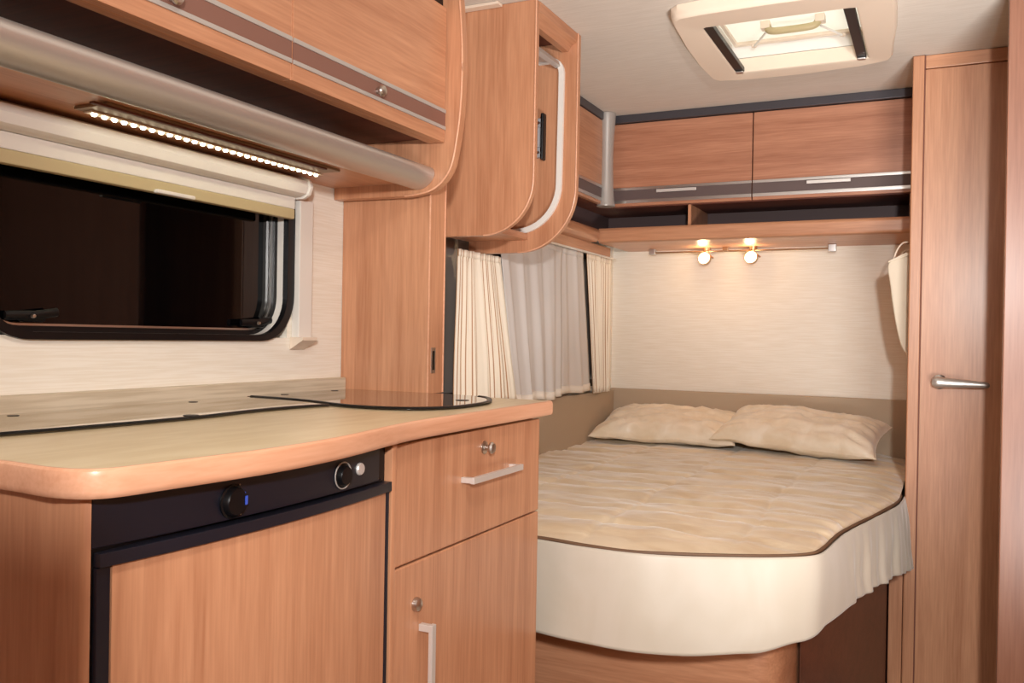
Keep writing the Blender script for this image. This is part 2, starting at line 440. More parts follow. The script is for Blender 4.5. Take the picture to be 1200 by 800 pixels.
obj('edge_seal', sweep([(x, y, .9148) for x, y in RE[:-18]], circ(.0060, 12, .0026)), BLK2, hob)
for x, y in ((-1.300, 1.555), (-1.300, 1.735)):
    obj('hinge_cap', lathe([(.009, 0), (.0085, .0008), (0, .0010)], (x, y, .9151), (0, 0, 1), 20), BLK2, hob)
obj('finger_pull', lathe([(.015, 0), (.014, .0010), (0, .0014)], (-.905, 1.650, .9151), (0, 0, 1), 20), BLK2, hob)

# end panel of the kitchen block
kb = thing('kitchen_end_panel', 'beech end panel with a rounded front corner left of the fridge', 'panel', (-1.0, .64, ZF))
obj('side', prism([(XW+.001, .640), (-.8285, .640), (-.8285, .660), (XW+.001, .660)], 'Z', ZF+.001, .8795), W_V, kb)
obj('corner_post', prism([(-.828, .6345), (-.797, .6345), (-.7915, .6355), (-.788, .638), (-.7865, .6415), (-.806, .6415), (-.806, .668), (-.828, .668)], 'Z', ZF+.001, .8795), W_V, kb)

# fridge
fx = -.772
fg = thing('fridge', 'built-in fridge with a black control panel and a beech door', 'fridge', (-1.05, .92, ZF))
obj('body', box(-1.33, fx-.02, .672, 1.190, ZF+.001, .8795), BLK2, fg)
def bow(y): return .016*(1-((y-.92)/.26)**2)
def bowslab(y0, y1, z0, z1, xb, xf, bm=None, n=20):
    poly = [(xb, y0)] + [(xf+bow(y0+(y1-y0)*i/n), y0+(y1-y0)*i/n) for i in range(n+1)] + [(xb, y1)]
    return prism(poly, 'Z', z0, z1, .0012, bm=bm)
obj('control_panel', bowslab(.6425, 1.160, .8230, .8795, fx-.02, fx-.012), BLK, fg)
obj('seal', box(fx-.02, fx-.014, .6425, 1.176, ZF+.03, .8230), BLK2, fg)
door = obj('door', bowslab(.6625, 1.176, ZF+.04, .8035, fx-.018, fx-.008), W_V, fg)
obj('door_frame', bowslab(.6445, 1.186, .8040, .8190, fx-.018, fx-.002), BLK, door)
obj('frame_side', box(fx-.018, fx-.009, .6445, .6620, ZF+.04, .8035, .002), BLK, door)
obj('frame_side', box(fx-.018, fx-.006, 1.1765, 1.184, ZF+.04, .8035, .001), BLK, door)
def knob(y, z, r, par):
    x = fx-.012+bow(y)
    kk = obj('knob', lathe([(r*1.12, 0), (r*1.12, .002), (r, .003), (r*.92, .008), (r*.84, .0100), (0, .0104)], (x, y, z), (1, 0, 0), 32), BLK2, par)
    return kk, x
kn, kx = knob(.8270, .8450, .0185, fg)
obj('pointer', box(kx+.0102, kx+.0116, .8385, .8425, .8400, .8510, .0005), BLUEM, kn)
for a in (-.9, -.3, .35, 1.0):
    obj('marking', lathe([(.0012, 0), (.0010, .0006), (0, .0007)], (kx+.0012, .8270+.0225*math.cos(a), .8450+.0225*math.sin(a)), (1, 0, 0), 8), BLUEM if abs(a) < .4 else SILV, kn)
kn, kx = knob(1.050, .8470, .0150, fg)
ringp = [(kx+.003, 1.050+.0190*math.cos(t), .847+.0190*math.sin(t)) for t in [2*PI*i/32 for i in range(32)]]
obj('dial_ring', tube(ringp, .0010, 8, closed=True, up=Vector((1, 0, 0))), SILV, kn)
obj('igniter_button', lathe([(.0095, 0), (.0095, .002), (.0080, .004), (0, .0046)], (fx-.0115+bow(1.098), 1.098, .8500), (1, 0, 0), 24), HSAT, fg)

# drawer cabinet
dx = -.790
dc = thing('drawer_cabinet', 'beech base cabinet with one drawer above a door, right of the fridge', 'cabinet', (-1.05, 1.5, ZF))
obj('carcass', box(-1.33, dx-.019, 1.198, 1.800, ZF+.001, .8795), W_V, dc)
obj('filler_strip', box(dx-.019, dx+.012, 1.192, 1.206, ZF+.001, .8795, .003), W_V, dc)
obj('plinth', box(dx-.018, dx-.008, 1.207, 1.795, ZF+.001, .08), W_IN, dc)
dr = obj('drawer', box(dx-.018, dx, 1.2075, 1.798, .6705, .8720, .0035, 3), W_V, dc)
dd = obj('door', box(dx-.018, dx, 1.2075, 1.798, .085, .6675, .0035, 3), W_V, dc)
def lockknob(y, z, par):
    obj('knob', lathe([(.0125, 0), (.0125, .0025), (.0060, .004), (.0055, .010), (.0105, .014), (.0115, .018), (.0090, .0215), (0, .0225)], (dx+.0002, y, z), (1, 0, 0), 24), NICK, par)
lockknob(1.530, .8360, dr)
obj('knob', lathe([(.0120, 0), (.0120, .003), (.0105, .008), (.007, .0105), (0, .0115)], (dx+.0002, 1.287, .5960), (1, 0, 0), 24), NICK, dd)
hb = box(dx+.020, dx+.028, 1.440, 1.655, .7790, .7910, .001)
for yy in (1.446, 1.649): hb = box(dx, dx+.022, yy-.006, yy+.006, .7800, .7900, .0008, bm=hb)
obj('handle', hb, HSAT, dr)
hb = box(dx+.020, dx+.028, 1.298, 1.311, .345, .560, .001)
for zz in (.553, .352): hb = box(dx, dx+.022, 1.299, 1.310, zz-.006, zz+.006, .0008, bm=hb)
obj('handle', hb, HSAT, dd)

# ------------------------------------------------------------------ hanging cabinet with its roller door open
def hpanel(xr, zb, r, top=1.969):
    pts = [(XW+.001, top), (XW+.001, zb)]
    for i in range(15):
        t = -PI/2+i*PI/28
        pts.append((xr-r+r*math.cos(t), zb+r+r*math.sin(t)))
    return pts + [(xr, top)]
hc = thing('hanging_cabinet', 'tall beech hanging cabinet with rounded corners and an open roller front', 'cabinet', (-1.2, 2.35, 1.31))
P1 = hpanel(-.998, 1.333, .150); P2 = hpanel(-.994, 1.314, .190)
obj('side_panel', prism(P1, 'Y', 2.200, 2.222, .001), W_V, hc)
obj('side_panel', prism(P2, 'Y', 2.500, 2.524, .001), W_V, hc)
obj('edge_trim', tube([(x, 2.1995, z) for x, z in P1[2:]], .0022, 8, up=Vector((0, 1, 0))), W_EDGE, hc)
obj('edge_trim', tube([(x, 2.4995, z) for x, z in P2[2:]], .0022, 8, up=Vector((0, 1, 0))), W_EDGE, hc)
obj('bottom_board', box(XW+.002, -1.150, 2.2225, 2.4995, 1.352, 1.372, .002), W_Y, hc)
obj('back_panel', box(XW+.001, XW+.012, 2.2225, 2.4995, 1.3725, ZC-.002), W_V, hc)
tr = [(-1.200, 1.378)] + [(-1.046-.140+.140*math.cos(t), 1.378+.140+.140*math.sin(t)) for t in [-PI/2+i*PI/24 for i in range(1, 13)]] + [(-1.044, 1.70), (-1.043, 1.83)] + [(-1.083+.040*math.cos(t), 1.855+.040*math.sin(t)) for t in [i*PI/12 for i in range(7)]] + [(-1.12, 1.895)]
obj('roller_track', sweep([(x, 2.4945, z) for x, z in tr], [(-.004, -.010), (.004, -.010), (.004, .010), (-.004, .010)], up=Vector((0, 1, 0)).cross(Vector((0, 0, 1)))) if False else sweep([(x, 2.4945, z) for x, z in tr], [(-.0085, -.005), (.0085, -.005), (.0085, .005), (-.0085, .005)], up=Vector((0, 1, 0))), WHT, hc)
obj('roller_door_bar', prism([(-1.060, 1.868), (-1.046, 1.874), (-1.050, 1.888), (-1.075, 1.900), (-1.16, 1.908), (-1.16, 1.900), (-1.085, 1.888)], 'Y', 2.223, 2.489, .001), SILV, hc)
obj('cornice', prism([(-1.014, 1.935), (-.9985, 1.942), (-.9960, 1.969), (-1.045, 1.969), (-1.045, 1.918), (-1.024, 1.918)], 'Y', 2.2225, 2.4995, .001), W_Y, hc)
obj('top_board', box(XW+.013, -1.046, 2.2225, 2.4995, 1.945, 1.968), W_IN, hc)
mb = obj('screen_bracket', box(-1.119, -1.1035, 2.478, 2.4995, 1.600, 1.720, .003), HINGE, hc)
obj('bracket_arm', box(-1.103, -1.092, 2.472, 2.4995, 1.592, 1.735, .005), BLK2, mb)
for zz in (1.615, 1.705): obj('screw', lathe([(.005, 0), (.004, .002), (0, .0024)], (-1.111, 2.478, zz), (0, -1, 0), 12), NICK, mb)
obj('hinge_block', box(-1.117, -1.1035, 2.470, 2.478, 1.63, 1.69, .002), HINGE, mb)

# white cornice stub between the kitchen cupboard and the hanging cabinet
struct('trim_3', box(-1.33, -1.10, 2.17, 2.198, 1.961, ZC-.0005, .002), WHT2, True)

# ------------------------------------------------------------------ sleeping area, left side
lc = thing('side_cupboard', 'narrow beech side cupboard with a dark band above the curtained window', 'cupboard', (-1.3, 3.0, 1.45))
obj('carcass', box(XW+.001, -1.262, 2.53, 3.49, 1.595, 1.937), W_IN, lc)
d = obj('door', box(-1.2615, -1.243, 2.53, 3.482, 1.597, 1.936, .002), W_Y, lc)
obj('band', box(-1.244, -1.2415, 2.53, 3.481, 1.622, 1.662, .0003), ANTH, d)
obj('trim_strip', box(-1.244, -1.239, 2.53, 3.481, 1.662, 1.673, .001), ALU, d)
obj('trim_strip', box(-1.244, -1.239, 2.53, 3.481, 1.609, 1.622, .001), ALU, d)
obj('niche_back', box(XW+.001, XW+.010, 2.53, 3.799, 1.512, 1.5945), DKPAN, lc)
obj('shelf_lip', prism(rrect(-1.357, -1.272, 1.452, 1.508, .020, 5), 'Y', 2.53, 3.478, .001), W_Y, lc)
pr_ = [(XW+.001, 1.411), (-1.322, 1.411), (-1.318, 1.416), (-1.316, 1.451), (XW+.001, 1.451)]
obj('pelmet', prism(pr_, 'Y', 2.53, 3.742, .001), W_Y, lc)
tag(obj('curtain_rail', box(-1.322, -1.308, 2.54, 3.80, 1.403, 1.4105, .001), WHT, None, True, loc=(-1.315, 3.17, 1.403)), 'slim white curtain rail along the top of the curtains', 'rail')

# silver post covering the corner of the cupboards
po = thing('corner_column', 'waisted silver column hanging from the ceiling at the cupboard corner', 'column', (-1.245, 3.425, 1.59))
obj('shaft', lathe([(.0, 1.590), (.037, 1.590), (.038, 1.596), (.034, 1.608), (.0295, 1.66), (.027, 1.74), (.0265, 1.80), (.029, 1.87), (.0335, 1.94), (.0345, 1.962), (.034, 1.968), (0, 1.968)], (-1.232, 3.435, 0), (0, 0, 1), 32), SILV, po)

# ------------------------------------------------------------------ overhead cupboards across the back
rc = thing('rear_cupboard', 'wide beech overhead cupboard with two flap doors above the bed head', 'cupboard', (-.65, 3.7, 1.45))
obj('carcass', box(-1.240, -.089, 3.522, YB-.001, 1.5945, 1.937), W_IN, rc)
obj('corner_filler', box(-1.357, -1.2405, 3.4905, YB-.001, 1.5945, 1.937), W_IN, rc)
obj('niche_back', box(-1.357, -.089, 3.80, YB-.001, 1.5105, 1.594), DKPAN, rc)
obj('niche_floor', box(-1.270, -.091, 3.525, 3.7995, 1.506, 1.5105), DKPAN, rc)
obj('divider', box(-.912, -.900, 3.515, 3.7995, 1.511, 1.594), W_V, rc)
obj('niche_end', box(-.101, -.0895, 3.51, 3.7995, 1.511, 1.594), W_V, rc)
for i, (xa, xb) in enumerate(((-1.238, -.6615), (-.6575, -.0900))):
    d = obj('door', box(xa, xb, 3.502, 3.521, 1.597, 1.936, .002), W_R, rc)
    obj('band', box(xa, xb, 3.4995, 3.503, 1.622, 1.662, .0003), ANTH, d)
    obj('trim_strip', box(xa, xb, 3.497, 3.503, 1.662, 1.673, .001), ALU, d)
    obj('trim_strip', box(xa, xb, 3.497, 3.503, 1.609, 1.622, .001), ALU, d)
    hx = ((-1.035, -.873), (-.455, -.300))[i]
    hh = box(hx[0], hx[1], 3.480, 3.486, 1.645, 1.657, .001)
    for q in (hx[0]+.012, hx[1]-.012): hh = box(q-.004, q+.004, 3.485, 3.500, 1.647, 1.655, .0005, bm=hh)
    obj('handle', hh, HSAT, d)
# shelf lip: rounded front board, its flat underside runs to the wall
lip = [(3.525, 1.510), (3.503, 1.510), (3.497, 1.505), (3.494, 1.496), (3.494, 1.468), (3.499, 1.456), (3.510, 1.450), (YB-.001, 1.450), (YB-.001, 1.4595), (3.525, 1.4595)]
obj('shelf', prism([(a, c) for a, c in lip], 'X', -1.285, -.0895, .0005), W_X, rc)

# reading lights on their rail
rl = thing('reading_light_rail', 'slim metal rail with two lit reading spots under the rear cupboard', 'light', (-.75, 3.82, 1.45))
obj('rail', tube([(-1.14, 3.815, 1.434), (-.385, 3.815, 1.434)], .0040, 10), BRASS, rl)
obj('end_bracket', box(-1.158, -1.132, 3.800, 3.830, 1.426, 1.4496, .002), ALU, rl)
obj('end_bracket', box(-.408, -.378, 3.796, 3.832, 1.420, 1.4496, .002), ALU, rl)
obj('centre_clip', box(-.836, -.812, 3.804, 3.826, 1.432, 1.4496, .002), BRASS, rl)
for xx in (-.905, -.708):
    hd = obj('lamp_holder', lathe([(.0, 0), (.017, 0), (.017, .012), (.008, .014), (.007, .030), (0, .030)], (xx, 3.812, 1.4494), (0, 0, -1), 20), BRASS, rl)
    dirv = Vector((-.10, -.95, .20)).normalized()
    c0 = Vector((xx-.006, 3.806, 1.402))
    obj('lamp_shade', lathe([(.0, -.028), (.018, -.026), (.0265, -.008), (.0275, .012), (.0255, .013), (.0245, -.006), (0, -.012)], c0, dirv, 24), BRASS, hd)
    obj('bulb', lathe([(0, .028), (.012, .026), (.020, .019), (.0242, .010), (.0242, -.004), (0, -.004)], c0, dirv, 24), BULB, hd)
    obj('swivel_pin', tube([(xx+.012, 3.812, 1.418), (xx+.030, 3.812, 1.404)], .0035, 8), BRASS, hd)

# ------------------------------------------------------------------ curtained window and curtains
w = thing('window_2', 'x', 'x', (XW, 2.96, .86)); del w['label']; del w['category']; w['kind'] = 'structure'
o0, o1 = rrect(2.185, 3.735, .845, 1.405, .06), rrect(2.215, 3.705, .875, 1.385, .05)
obj('rubber_gasket', ring(o0, o1, 'X', XW-.004, XW+.006), BLK2, w)
obj('pane', prism(rrect(2.20, 3.72, .86, 1.40, .05), 'X', XW-.036, XW-.030), plain('window_dusk_grey', (150, 140, 134), .25), w)

def curtain(name, label, mat, yt0, yt1, yb0, yb1, zb, folds, amp, xo, seed, hem=None, group=None, pinch=.6, top=1.402):
    rnd = random.Random(seed)
    ph = [rnd.uniform(-.6, .6) for _ in range(folds+2)]
    def f(u, v):                      # v: 0 bottom .. 1 top
        y = (yb0+(yb1-yb0)*u)*(1-v)+(yt0+(yt1-yt0)*u)*v
        a = u*folds*2*PI
        q = ph[int(u*folds)]*(1-abs(2*((u*folds) % 1)-1))
        wv = math.sin(a+q)+.25*math.sin(2.3*a+seed+1.5*v)+.5*noise.noise(Vector((u*5+seed, v*1.6, 0)))
        x = xo+amp*wv*(pinch+(1-pinch)*(1-v)**.8)
        y += amp*.5*math.cos(a*1.0+q)*(1-v*.4)
        z = zb+(top-zb)*v
        if v > .94: x = xo+amp*.45*wv
        return (x, y, z + .004*math.sin(a*.5+seed)*(1-v))
    o = obj(name, grid(f, folds*14, 26), mat, None, True, loc=(xo, (yb0+yb1)/2, zb))
    solid(o, .0018)
    tag(o, label, 'curtain', group)
    if hem:
        def g(u, v):
            x, y, z = f(u, v*hem/(top-zb)); return (x+.0016, y-.0005, z-.001)
        h = obj('hem', grid(g, folds*14, 2), HEMM, o); solid(h, .002)
    def t(u, v):
        x, y, z = f(u, 1); return (x+.002, y, top-.022+.0215*v)
    h = obj('heading_tape', grid(t, folds*14, 2), mat, o); solid(h, .002)
    return o
curtain('curtain', 'cream curtain with brown pinstripes, hanging right beside the beech pilaster', STRIPE, 2.325, 2.610, 2.305, 2.755, .838, 7, .012, -1.300, 3, top=1.313, group='striped curtains at the bed window')
curtain('sheer_curtain', 'greyish white sheer curtain with the lower hem, beside the nearer striped curtain', SHEER, 2.615, 3.170, 2.765, 3.180, .822, 4, .010, -1.312, 8, .030, 'sheer curtains at the bed window')
curtain('sheer_curtain', 'greyish white sheer curtain with the higher hem, beside the far striped curtain', SHEER, 3.172, 3.41, 3.185, 3.525, .832, 2, .009, -1.320, 13, .030, 'sheer curtains at the bed window')
curtain('curtain', 'narrow cream curtain with brown pinstripes, hanging in the corner by the back wall', STRIPE, 3.430, 3.745, 3.535, 3.740, .822, 7, .010, -1.312, 21, group='striped curtains at the bed window')

# ------------------------------------------------------------------ bed
# padded panels behind the bed
for nm, lb, bx in (('wall_padding', 'low taupe padded panel along the side wall under the curtains', (XW+.001, -1.334, 1.95, 3.873, .50, .820)),
                   ('wall_padding', 'low taupe padded headboard panel along the back wall behind the pillows', (XW+.001, -.092, 3.875, YB-.001, .50, .826))):
    o = obj(nm, box(*bx, .006, 3), PADM, None, True, loc=((bx[0]+bx[1])/2, (bx[2]+bx[3])/2, bx[4])); tag(o, lb, 'panel', 'padded panels around the bed')

bd = thing('bed', 'fixed double bed with a gold satin quilted cover over a beech base', 'bed', (-.7, 2.9, ZF))
BO = [(-1.345, 1.90), (-1.2, 1.905), (-1.0, 1.902), (-.85, 1.900), (-.72, 1.882), (-.60, 1.880), (-.50, 1.905), (-.42, 1.940), (-.34, 1.980), (-.29, 2.012), (-.255, 2.042), (-.236, 2.075), (-.227, 2.13), (-.219, 2.22), (-.208, 2.32), (-.184, 2.44), (-.142, 2.63), (-.112, 2.77), (-.098, 2.88), (-.095, 2.98)]
bo = spline(BO, 8)
# resample by length
def resample(P, n):
    d = [0]
    for a, c in zip(P, P[1:]): d.append(d[-1]+(Vector(c)-Vector(a)).length)
    out = []; j = 0
    for i in range(n+1):
        t = d[-1]*i/n
        while j < len(P)-2 and d[j+1] < t: j += 1
        s = (t-d[j])/max(d[j+1]-d[j], 1e-9); s = min(max(s, 0), 1)
        out.append(Vector(P[j])*(1-s)+Vector(P[j+1])*s)
    return out
NB = 260
bo = resample(bo, NB)
def quilt_z(x, y, e):
    """e: distance in from the rim"""
    z = .583+.030*(1-math.exp(-e/.10))
    # quilting seams across the bed and lengthwise
    seam = 0
    for k in range(12):
        yc = 2.06+k*.155+.012*noise.noise(Vector((x*2, k, 0)))
        seam += math.exp(-((y-yc)/.014)**2)
    for xc in (-1.06, -.72, -.40):
        seam += .55*math.exp(-((x-xc+.02*noise.noise(Vector((0, y*3, xc))))/.009)**2)
    z -= .008*min(seam, 1)*min(1, e/.05)
    n1 = noise.noise(Vector((x*3.2+5, y*9, .3))); n2 = noise.noise(Vector((x*9+.4*y, y*26, 7))); n3 = noise.noise(Vector((x*22, y*30, 3)))
    z += (.009*n1+.0065*n2+.002*n3)*min(1, e/.06)
    return z
def qf(u, v):
    p = bo[round(u*NB)]
    vv = v**1.0
    y = p.y+(3.872-p.y)*vv
    yc = max(1.92, p.y)
    # fan lines: the far end is spread evenly over the bed head
    xb = -1.345+(1.345-.093)*u
    k = min(1, vv*1.6); k = k*k*(3-2*k)
    x = p.x*(1-k)+xb*k
    lim = -.094 if y > 2.96 else 1
    x = min(x, -.094)
    e = min((y-p.y)*1.0, (Vector((x, y))-Vector((min(p.x, x), p.y))).length, max(0.0, (-.094-x))*1.2+.012 if y > 2.9 else 9)
    e = max(e, 0)
    return (x, y, quilt_z(x, y, e))
obj('quilt', grid(qf, NB, 150), QUILT, bd)
# piping along the rim
rimp = [(p.x, p.y, .583+.0025*noise.noise(Vector((i*.05, 0, 0)))) for i, p in enumerate(bo)]
obj('piping', tube(rimp, .0048, 8), PIPING, bd)
# skirt
def nrm(i):
    a = bo[max(i-3, 0)]; c = bo[min(i+3, NB)]; t = (c-a); n = Vector((t.y, -t.x)); n.normalize(); return n
HEM = [(0, .380), (.40, .374), (.48, .382), (.53, .400), (.58, .416), (.68, .416), (.76, .414), (.85, .404), (1, .374)]
def interp(t, P):
    for (a, p), (c, q) in zip(P, P[1:]):
        if t <= c:
            k = (t-a)/(c-a); k = k*k*(3-2*k); return p+(q-p)*k
    return P[-1][1]
def sf(u, v):                          # v: 0 rim .. 1 hem
    i = round(u*NB); p = bo[i]; n = nrm(i)
    s = u
    corner = math.exp(-((s-.665)/.05)**2)
    side = max(0, min(1, (s-.66)/.06))
    fold = side*(.0048*math.sin(s*84+2*v)+.0035*math.sin(s*190+1+3*v)+.004*noise.noise(Vector((s*26, v*2, 1))))+(1-side)*.004*noise.noise(Vector((s*9, 0, 0)))
    fold += .012*math.exp(-((s-.09)/.02)**2)-.010*math.exp(-((s-.055)/.02)**2)
    out = .010+.022*v**.8+fold*min(1, v*1.4+.1)+.006*noise.noise(Vector((s*12, v*2, 4)))*v
    hem = interp(s, HEM)
    out -= .022*math.exp(-((s-.565)/.05)**2)*v
    z = .583+(hem-.583)*v
    x = p.x+n.x*out; y = p.y+n.y*out
    if y > 2.8: x = min(x, -.048)
    if x < -1.333: x = -1.345
    return (x, y, z)
sk = obj('skirt', grid(sf, NB, 30), SKIRT, bd); solid(sk, .003)
# mattress and base
body = [(p.x-.0 if p.x < -.9 else p.x-.03, p.y+.035) for p in bo[::6]]
body = [(min(x, -.125), y) for x, y in body]
obj('mattress', prism(body + [(-.125, 3.86), (-1.33, 3.86)], 'Z', .40, .565, .01), plain('mattress_ticking', (220, 208, 186), .9), bd)
base = [(-1.33, 2.14), (-.62, 2.14), (-.40, 2.155), (-.352, 2.17), (-.324, 2.205), (-.3165, 2.26), (-.30, 2.40), (-.30, 3.87), (-1.33, 3.87)]
obj('base', prism(base, 'Z', ZF+.001, .395), W_X, bd)
obj('side_board_shaded', prism([(-.2995, 2.33), (-.2985, 2.33), (-.135, 3.10), (-.135, 3.87), (-.2995, 3.87)], 'Z', ZF+.001, .395), wood('shaded_beech_side', 'X', (124, 76, 58), (98, 58, 44)), bd)  # unlit wood under the bed, its shade painted into the brown
obj('slatted_deck', prism([(x, y) for x, y in base], 'Z', .3955, .3995), W_IN, bd)

# pillows
def pillow(name, label, cx, cy, cz, w, d, h, rz, rx, seed, ry=0):
    b = bmesh.new(); n = 44
    M = Matrix.Translation((cx, cy, cz)) @ Matrix.Rotation(rz, 4, 'Z') @ Matrix.Rotation(rx, 4, 'X') @ Matrix.Rotation(ry, 4, 'Y')
    V = {}
    for s in (1, -1):
        for i in range(n+1):
            for j in range(n+1):
                u = 2*i/n-1; v = 2*j/n-1
                u_, v_ = math.sin(u*PI/2)*.5+u*.5, math.sin(v*PI/2)*.5+v*.5
                edge = (i in (0, n) or j in (0, n))
                if edge and s == -1: V[(s, i, j)] = V[(1, i, j)]; continue
                t = max(0, (1-abs(u_)**2.6))*max(0, (1-abs(v_)**2.6))
                t = t**.42
                # sides bow in between the pointed corners
                px = u_*(1-.075*(1-v_*v_)); py = v_*(1-.10*(1-u_*u_))
                wr = noise.noise(Vector((u_*3+seed, v_*3, s)))*.16+noise.noise(Vector((u_*7, v_*6+seed, s)))*.10+abs(noise.noise(Vector((u_*5+v_*3, v_*4+seed, 2))))*-.16
                c = max(0, abs(u_)+abs(v_)-1.05)
                ang = math.atan2(v_, u_)
                wr += .22*c*math.sin(ang*22+seed)
                z = s*(h/2)*t*(1+wr)
                if s == -1: z *= .55
                z += .010*noise.noise(Vector((u_*2, v_*2, seed)))
                V[(s, i, j)] = b.verts.new(M @ Vector((px*w/2, py*d/2, z)))
    for s in (1, -1):
        for i in range(n):
            for j in range(n):
                q = [V[(s, i, j)], V[(s, i+1, j)], V[(s, i+1, j+1)], V[(s, i, j+1)]]
                if s == -1: q = q[::-1]
                b.faces.new(q)
    o = obj(name, b, PILLOW, None, True, loc=(cx, cy, cz-h/2)); tag(o, label, 'pillow', 'pillows on the bed')
    rimv = []
    for i in range(n): rimv.append((i, 0))
    for j in range(n): rimv.append((n, j))
    for i in range(n, 0, -1): rimv.append((i, n))
    for j in range(n, 0, -1): rimv.append((0, j))
    def pos(i, j):
        u = 2*i/n-1; v = 2*j/n-1
        u_, v_ = math.sin(u*PI/2)*.5+u*.5, math.sin(v*PI/2)*.5+v*.5
        px = u_*(1-.075*(1-v_*v_)); py = v_*(1-.10*(1-u_*u_))
        return M @ Vector((px*w/2, py*d/2, .010*noise.noise(Vector((u_*2, v_*2, seed)))))
    obj('seam', tube([pos(*q) for q in rimv], .0018, 6, closed=True), PILLOW, o)
    return o
pillow('pillow', 'champagne satin pillow at the window end of the bed head, partly under the other', -1.026, 3.705, .680, .61, .35, .150, .03, .24, 2)
pillow('pillow', 'champagne satin pillow at the wardrobe end of the bed head, overlapping the other', -.485, 3.670, .690, .62, .37, .165, -.10, .24, 9, .05)

# ------------------------------------------------------------------ wardrobe on the right
wr = thing('wardrobe', 'tall beech wardrobe with a silver lever handle beside the bed', 'wardrobe', (.2, 3.4, ZF))
WY = 3.12
obj('side_panel', box(-.088, -.070, WY+.004, YB-.001, ZF+.001, ZC-.001, .001), W_V, wr)
obj('front_stile', box(-.087, -.052, WY-.012, WY+.003, ZF+.001, ZC-.001, .004, 3), W_V, wr)
obj('carcass', box(-.069, XR-.001, WY+.022, YB-.001, ZF+.001, ZC-.002), W_V, wr)
obj('lower_stile', box(-.130, -.0885, WY-.004, WY+.020, ZF+.001, .40, .003), W_V, wr)
wd = obj('door', box(-.0505, .62, WY, WY+.020, ZF+.03, 1.925, .002), W_V, wr)
obj('top_rail', box(-.0505, XR-.001, WY-.004, WY+.020, 1.927, ZC-.001, .003), W_X, wr)
obj('groove_strip', box(-.0535, -.0500, WY-.0135, WY-.0005, ZF+.03, ZC-.003, .001), plain('groove_shadow_gap', (120, 72, 58), .6), wr)
hb = lathe([(.023, 0), (.023, .004), (.018, .008), (.010, .010), (.009, .030), (0, .030)], (.006, WY-.0002, .932), (0, -1, 0), 28)
lever = lathe([(0, -.020), (.011, -.017), (.0165, -.008), (.0175, .0), (.0165, .02), (.0140, .06), (.0115, .11), (.0100, .135), (.006, .142), (0, .144)], (.002, WY-.034, .932), (1, -.0, -.035), 28)
hdl = obj('lever_handle', lever, plain('lever_satin', (208, 203, 198), .36, .75), wd)
obj('rose', hb, ALU, hdl)

# hanging fabric pocket beside the wardrobe, at the back wall
pk = thing('fabric_pocket', 'cream cloth pocket hanging by a loop beside the wardrobe edge', 'pocket', (-.11, 3.3, 1.02))
tp = [(-.0895, 1.345), (-.152, 1.322), (-.146, 1.24), (-.132, 1.14), (-.112, 1.05), (-.0895, 1.01)]
tp = [(x, z) for x, z in spline(tp, 4)]
obj('bag', prism(tp, 'Y', 3.21, 3.50, .006, 3), POUCH, pk)
obj('flap', prism([(-.0895, 1.35), (-.100, 1.352), (-.154, 1.325), (-.154, 1.320), (-.0895, 1.342)], 'Y', 3.205, 3.505, .001), POUCH, pk)
obj('loop', tube(spline([(-.140, 3.22, 1.326), (-.128, 3.22, 1.362), (-.112, 3.22, 1.384), (-.094, 3.22, 1.388)], 5), .0028, 8), WHT2, pk)
obj('loop', tube(spline([(-.140, 3.47, 1.326), (-.128, 3.47, 1.362), (-.112, 3.47, 1.384), (-.094, 3.47, 1.388)], 5), .0028, 8), WHT2, pk)

# ------------------------------------------------------------------ roof light
rf = thing('roof_light', 'cream framed roof hatch with a pleated blind and crank handle, open to pale light', 'skylight', (-.42, 2.72, 1.93))
OUT = [(-.690, 2.445), (-.684, 2.41), (-.668, 2.392), (-.60, 2.382), (-.42, 2.376), (-.22, 2.382), (-.130, 2.395), (-.116, 2.42), (-.112, 2.55), (-.118, 2.72), (-.132, 2.86), (-.140, 2.985), (-.155, 3.008), (-.24, 3.036), (-.42, 3.055), (-.60, 3.048), (-.69, 3.030), (-.705, 3.005), (-.712, 2.85), (-.706, 2.65)]
OUT = resample(OUT+[OUT[0]], 72)[:-1]
cx_, cy_ = -.415, 2.745
def inner_for(p):
    # closest point on the rectangular opening along the ray from the centre
    dx_, dy_ = p.x-cx_, p.y-cy_
    hx, hy = .205, .235
    s = min(hx/abs(dx_) if dx_ else 9, hy/abs(dy_) if dy_ else 9)
    return (cx_+dx_*s, cy_+dy_*s)
INN = [inner_for(p) for p in OUT]
fb = bmesh.new()
def loop_(pts, z, k=1.0):
    return [fb.verts.new((cx_+(x-cx_)*k, cy_+(y-cy_)*k, z)) for x, y in pts]
OU = [(p.x, p.y) for p in OUT]
Ls = [loop_(OU, ZC-.0005), loop_(OU, 1.946), loop_(OU, 1.937, .992), loop_(OU, 1.932, .975), loop_(INN, 1.936, 1.03), loop_(INN, 1.940), loop_(INN, 1.985), loop_(INN, 1.986, 1.05), loop_(INN, 1.9697, 1.06)]
for a, c in zip(Ls, Ls[1:]):
    for i in range(72): fb.faces.new((a[i], a[(i+1) % 72], c[(i+1) % 72], c[i]))
clean(fb)
obj('frame', fb, WHT2, rf)
for xx in (-.606, -.230):
    g = box(xx-.014, xx+.014, 2.515, 2.978, 1.9405, 1.956, .002)
    r_ = obj('blind_track', g, BLK2, rf)
    obj('track_end', box(xx-.012, xx+.012, 2.958, 2.977, 1.934, 1.9403, .002), ALU, r_)
obj('front_blind_bar', box(-.615, -.215, 2.512, 2.545, 1.957, 1.975, .004), WHT2, rf)
